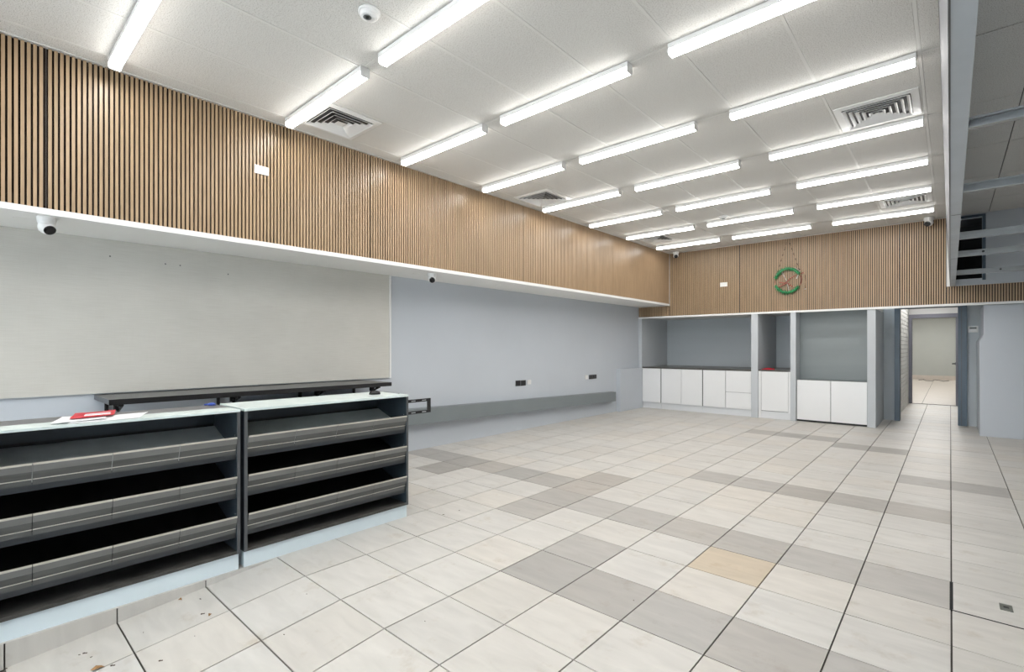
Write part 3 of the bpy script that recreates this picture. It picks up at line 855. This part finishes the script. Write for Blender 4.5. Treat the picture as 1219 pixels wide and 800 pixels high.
# ------------------------------------------------------------------ the two dark shelf counters
XF, XB = -3.170, -3.585
def counter(label, y0, y1, white_depth, ntick):
    t = thing('shelf_counter', label, 'counter', ((XF + XB) / 2, (y0 + y1) / 2, 0), 'dark shelf counters')
    k = .018
    bx(XB + .01, XF - .014, y0 + .004, y1 - .004, 0, .096).build('kick_board', M['ckick'], t)
    bx(XB + .012, XF + .001, y0 + k, y1 - k, .097, .114).build('bottom_deck', M['deck'], t)
    for a in (y0, y1 - k):
        sp = bx(XB, XF, a, a + k, .097, .941).build('side_panel', M['carc'], t)
        bx(XF, XF + .003, a, a + k, .097, .941).build('edge_band', M['edge'], sp)
        inner = a + k if a == y0 else a
        for zz in (.33, .56, .80):
            MB().lathe([(0, 0), (.004, 0), (.003, .002), (0, .002)], (XF - .03, inner, zz), (0, 1 if a == y0 else -1, 0), 10).build('screw', M['chrome'], sp)
    bx(XB, XB + .012, y0 + k, y1 - k, .097, .941).build('back_panel', M['black'], t)
    top = MB()
    if white_depth < .4:
        bx(XF - white_depth, XF + .004, y0, y1, .942, .955).build('top', M['ctop'], t, bevel=.001)
        bx(XB, XF - white_depth - .001, y0, y1, .942, .953).build('rear_top', M['ctop_dark'], t)
    else:
        bx(XB, XF + .004, y0, y1, .942, .957).build('top', M['ctop'], t, bevel=.001)
    bx(XB + .013, XB + .030, y0 + k, y1 - k, .835, .941).build('rear_fascia', M['carc'], t)
    for n, zt in enumerate((.790, .556, .322)):
        zs = zt - .095                                   # shelf front height
        sh = MB().prism([(XB + .031, zs + .125), (XB + .031, zs + .110), (XF - .030, zs - .012), (XF - .030, zs + .003)], 'y', y0 + k + .001, y1 - k - .001)
        s = sh.build('shelf', M['shelf_grey'] if n == 0 else M['black'], t)  # lower shelves go black to paint in the shade they lie in
        bx(XF - .030, XF - .012, y0 + k + .001, y1 - k - .001, zs - .034, zs + .004).build('front_lip', M['lip'], s)
        L = (y1 - y0 - 2 * k - .004) / ntick
        for q in range(ntick):
            a, b = y0 + k + .002 + q * L + .0015, y0 + k + .002 + (q + 1) * L - .0015
            st = MB().prism([(XF - .014, zs - .006), (XF - .011, zs - .006), (XF - .011, zs + .02), (XF + .006, zs + .058), (XF + .004, zs + .060), (XF - .014, zs + .021)], 'y', a, b).build('ticket_strip', M['strip'], s)
            st2 = MB().prism([(XF + .003, zs + .060), (XF + .007, zs + .058), (XF + .016, zs + .094), (XF + .011, zs + .096)], 'y', a, b).build('strip_rail', M['strip_rail'], s)
            MB().prism([(XF + .0095, zs + .0915), (XF + .0165, zs + .0900), (XF + .0180, zs + .0985), (XF + .0110, zs + .1000)], 'y', a, b).build('strip_edge', M['strip_line'], s)
            MB().prism([(XF - .0112, zs + .018), (XF - .007, zs + .019), (XF - .006, zs + .0235), (XF - .0115, zs + .0225)], 'y', a, b).build('strip_bead', M['strip_line'], s)
    return t
counter('dark open shelf counter at the left edge, with papers on its narrow pale top', -.085, 1.118, .175, 4)
counter('dark open shelf counter with a full white top, right of the other counter', 1.140, 2.338, .5, 4)

# slotted black bracket bolted to the rear of the right counter
t = thing('mounting_bracket', 'black slotted rectangular steel bracket sticking out behind the right counter', 'bracket', (-3.592, 2.55, .727))
X0, X1 = -3.600, -3.587
bx(X0, X1, 2.15, 2.90, .832, .858).build('rail', M['steel_black'], t)
bx(X0, X1, 2.15, 2.90, .728, .752).build('rail', M['steel_black'], t)
bx(X0, X1, 2.866, 2.90, .7525, .8315).build('end_bar', M['steel_black'], t)
for y in (2.44, 2.56, 2.68, 2.80):
    for z in (.845, .740):
        bx(X1, X1 + .0008, y, y + .045, z - .003, z + .003).build('slot', M['blue_pale'], t)

# small things on the counters
t = thing('cable_clamp', 'small black clamp on the white top of the right counter', 'clamp', (-3.375, 2.17, .957))
MB().prism([(-3.40, .957), (-3.35, .957), (-3.352, .972), (-3.366, .980), (-3.388, .978), (-3.398, .968)], 'y', 2.135, 2.205).build('body', M['plastic_black'], t)
MB().tube([(-3.372, 2.14, .979), (-3.372, 2.17, .986), (-3.372, 2.20, .979)], .004, 6).build('clip', M['steel_black'], t)
mb = MB().lathe([(.022, 0), (.024, .008), (.014, .016), (0, .018)], (-3.560, 1.085, .953), n=10)
mb.tube([(-3.585, 1.05, .957), (-3.57, 1.08, .963), (-3.54, 1.10, .957)], .006, 6)
tag(mb.build('tape_scrap', M['tape']), 'crumpled scrap of blue tape at the joint of the two counters', 'tape')

def sheet(name, label, cat, corners, z, m, group=None, curl=0.0):
    """thin bendy sheet from four corners (x, y)"""
    n = 6
    mb = MB()
    g = []
    for i in range(n + 1):
        for j in range(n + 1):
            u, v = i / n, j / n
            p = [(1 - u) * (1 - v) * corners[0][q] + u * (1 - v) * corners[1][q] + u * v * corners[2][q] + (1 - u) * v * corners[3][q] for q in (0, 1)]
            g.append((p[0], p[1], z + curl * (u - .5) ** 2 * 4 * .5 + curl * .3 * math.sin(5 * v + 2 * u) ** 2))
    top = [(x, y, zz + .0012) for x, y, zz in g]
    w = n + 1
    fs = [(i * w + j, (i + 1) * w + j, (i + 1) * w + j + 1, i * w + j + 1) for i in range(n) for j in range(n)]
    o = len(g)
    fs2 = [tuple(o + q for q in reversed(f)) for f in fs]
    rim = [i * w for i in range(w)] + [n * w + j for j in range(1, w)] + [i * w + n for i in range(n - 1, -1, -1)] + [j for j in range(n - 1, 0, -1)]
    fs3 = [(rim[k], rim[(k + 1) % len(rim)], o + rim[(k + 1) % len(rim)], o + rim[k]) for k in range(len(rim))]
    mb.add(g + top, fs + fs2 + fs3)
    return mb.build(name, m)
PG = 'papers on the left counter'
o = tag(sheet('paper_sheet', '', '', [(-3.19, .35), (-3.19, .63), (-3.43, .72), (-3.42, .42)], .9555, M['paper'], curl=.002), 'lowest white paper sheet on the left counter, under the red leaflet', 'paper', PG)
o = tag(sheet('paper_sheet', '', '', [(-3.21, .29), (-3.24, .50), (-3.50, .55), (-3.47, .36)], .9600, M['paper'], curl=.004), 'crumpled white paper sheet nearest the left end of the counter pile', 'paper', PG)
o = tag(sheet('leaflet', '', '', [(-3.30, .37), (-3.33, .55), (-3.58, .60), (-3.55, .42)], .966, M['paper_red'], curl=.004), 'red printed leaflet with white bars on top of the paper pile', 'leaflet', PG)
for a, b in ((.25, .42), (.52, .62)):
    z = .9725
    q = lambda u, v: tuple((1 - u) * (1 - v) * p0 + u * (1 - v) * p1 + u * v * p2 + (1 - u) * v * p3 for p0, p1, p2, p3 in zip((-3.30, .37), (-3.33, .55), (-3.58, .60), (-3.55, .42)))
    MB().prism([q(.28, a), q(.9, a), q(.9, b), q(.28, b)], 'z', z - .0055, z - .003).build('printed_bar', M['paper'], o)

# ------------------------------------------------------------------ tinsel wreath on the back slats
cx, cz, wy = -2.194, 2.53, 9.945
t = thing('wreath', 'worn tinsel wreath with green arcs and red and white strands hanging on the back slats', 'wreath', (cx, wy + .02, cz - .26))
def arc(a0, a1, rx, rz, n=26, yo=0.0):
    return [(cx + rx * math.cos(a), wy + yo, cz + rz * math.sin(a)) for a in [math.radians(a0 + (a1 - a0) * k / (n - 1)) for k in range(n)]]
def fluffy(pts, r):
    mb = MB().tube(pts, [r * (.45 + .35 * rnd.random()) for _ in pts], 7)
    for p in pts:                                    # ragged tinsel blades
        for _ in range(16):
            d = Vector((rnd.gauss(0, 1), rnd.gauss(0, .35), rnd.gauss(0, 1))).normalized()
            mb.tube([p, Vector(p) + d * r * rnd.uniform(.8, 1.9)], [.004, .0012], 3)
    return mb
fluffy(arc(30, 165, .200, .215), .030).build('green_tinsel_arc', M['tinsel_green'], t)
fluffy(arc(205, 325, .205, .215), .030).build('green_tinsel_arc', M['tinsel_green'], t)
MB().tube(arc(0, 360, .215, .23, 40, .012), .006, 6).build('hoop', M['tinsel_red'], t)
MB().tube([(cx - .18, wy + .01, cz - .12), (cx - .05, wy, cz - .06), (cx + .05, wy, cz + .04), (cx + .16, wy + .005, cz + .10), (cx + .26, wy + .02, cz + .12)], .008, 6).build('red_strand', M['tinsel_red'], t)
MB().tube([(cx - .14, wy + .008, cz - .02), (cx, wy + .008, cz - .05), (cx + .08, wy + .008, cz - .12)], .010, 6).build('red_strand', M['tinsel_red'], t)
MB().tube([(cx - .10, wy + .018, cz + .17), (cx - .02, wy + .014, cz), (cx + .02, wy + .018, cz - .19)], .006, 6).build('white_strand', M['tinsel_white'], t)
MB().tube([(cx + .11, wy + .012, cz + .22), (cx + .19, wy + .014, cz + .16), (cx + .14, wy + .012, cz + .02)], .010, 6).build('white_strand', M['tinsel_white'], t)
MB().tube([(cx - .18, wy + .02, cz + .14), (cx - .02, wy + .03, cz + .70)], .0018, 5).build('hanging_thread', M['thread'], t)
MB().tube([(cx + .20, wy + .02, cz + .12), (cx + .02, wy + .03, cz + .70)], .0018, 5).build('hanging_thread', M['thread'], t)
for k in range(6):
    for s, x1 in ((-1, -.18), (1, .20)):
        f = (k + .6) / 6
        px = cx + x1 + (.02 * s * -1 * -1 - x1) * f
        MB().lathe([(0, -.010), (.008, -.005), (.008, .005), (0, .010)], (px, wy + .024, cz + .13 + .57 * f), n=6).build('bead', M['thread'], t)
MB().tube([(cx + .27, wy + .02, cz + .08), (cx + .28, wy + .02, cz - .05), (cx + .275, wy + .02, cz - .16)], .004, 5).build('loose_end', M['thread'], t)
MB().lathe([(0, -.014), (.012, 0), (0, .014)], (cx + .275, wy + .02, cz - .17), n=8).build('loose_bead', M['tinsel_white'], t)

# ------------------------------------------------------------------ floor box and litter
t = thing('floor_box', 'small dull metal cover plate set in the floor tiles at the right', 'floor cover', (.212, 3.545, 0))
bx(.188, .236, 3.505, 3.585, .0005, .004).build('cover', M['brass'], t)
bx(.202, .222, 3.535, 3.556, .004, .005).build('latch', M['plastic_black'], t)

LGR = 'dry leaf scraps on the ramp by the counters'
def scrap(label, x, y, w, l, a):
    mb = MB()
    z = floor_z(y) + .002
    pts = [(-l / 2, 0, 0), (-l * .15, w * .5, .010), (l * .25, w * .38, .006), (l / 2, 0, .002), (l * .2, -w * .45, .008), (-l * .2, -w * .4, .003)]
    ca, sa = math.cos(a), math.sin(a)
    P = [(x + p[0] * ca - p[1] * sa, y + p[0] * sa + p[1] * ca, z + p[2]) for p in pts]
    c = (x, y, z + .004)
    top = [(p[0], p[1], p[2] + .0015) for p in P] + [(c[0], c[1], c[2] + .0015)]
    lo = P + [c]
    fs = [(i, (i + 1) % 6, 6) for i in range(6)] + [(7 + (i + 1) % 6, 7 + i, 13) for i in range(6)] + [(i, 7 + i, 7 + (i + 1) % 6, (i + 1) % 6) for i in range(6)]
    mb.add(lo + top, fs)
    tag(mb.build('leaf_scrap', M['leaf']), label, 'leaf', LGR)
scrap('largest dry brown leaf scrap on the ramp at the bottom left', -2.80, .405, .022, .05, 1.2)
scrap('small brown leaf scrap on the tile joint below the left counter', -3.13, .80, .014, .026, .4)
scrap('small reddish leaf scrap alone in the middle of a ramp tile', -2.828, .854, .014, .018, 2.0)
gr = MB()
for (x, y, l, a) in ((-2.995, .385, .022, .9), (-3.0, .368, .010, .9), (-2.93, .40, .010, 1.5), (-2.88, .832, .022, 1.1), (-3.05, .873, .012, .4), (-2.775, .45, .022, .9), (-2.63, .595, .020, .9),
                     (-2.95, .60, .006, 0), (-2.7, .75, .005, 0), (-3.16, .14, .012, .6), (-2.60, 1.25, .006, .3), (-2.35, 1.02, .008, .3), (-1.9, 1.5, .006, 0), (-3.0, 2.55, .02, 1.2), (-2.98, 2.7, .015, .5), (-1.24, 2.35, .006, 0)):
    z = floor_z(y) + .0012
    gr.lathe([(l * .28, 0), (l * .22, .002), (0, .003)], (x, y, z), n=5)
    gr.lathe([(l * .20, 0), (l * .15, .002), (0, .0025)], (x + l * .45 * math.cos(a), y + l * .45 * math.sin(a), z), n=5)
o = gr.build('grit', M['debris'], kind='stuff')
tag(o, 'dark grit and crumbs scattered on the floor tiles by the counters', 'debris')
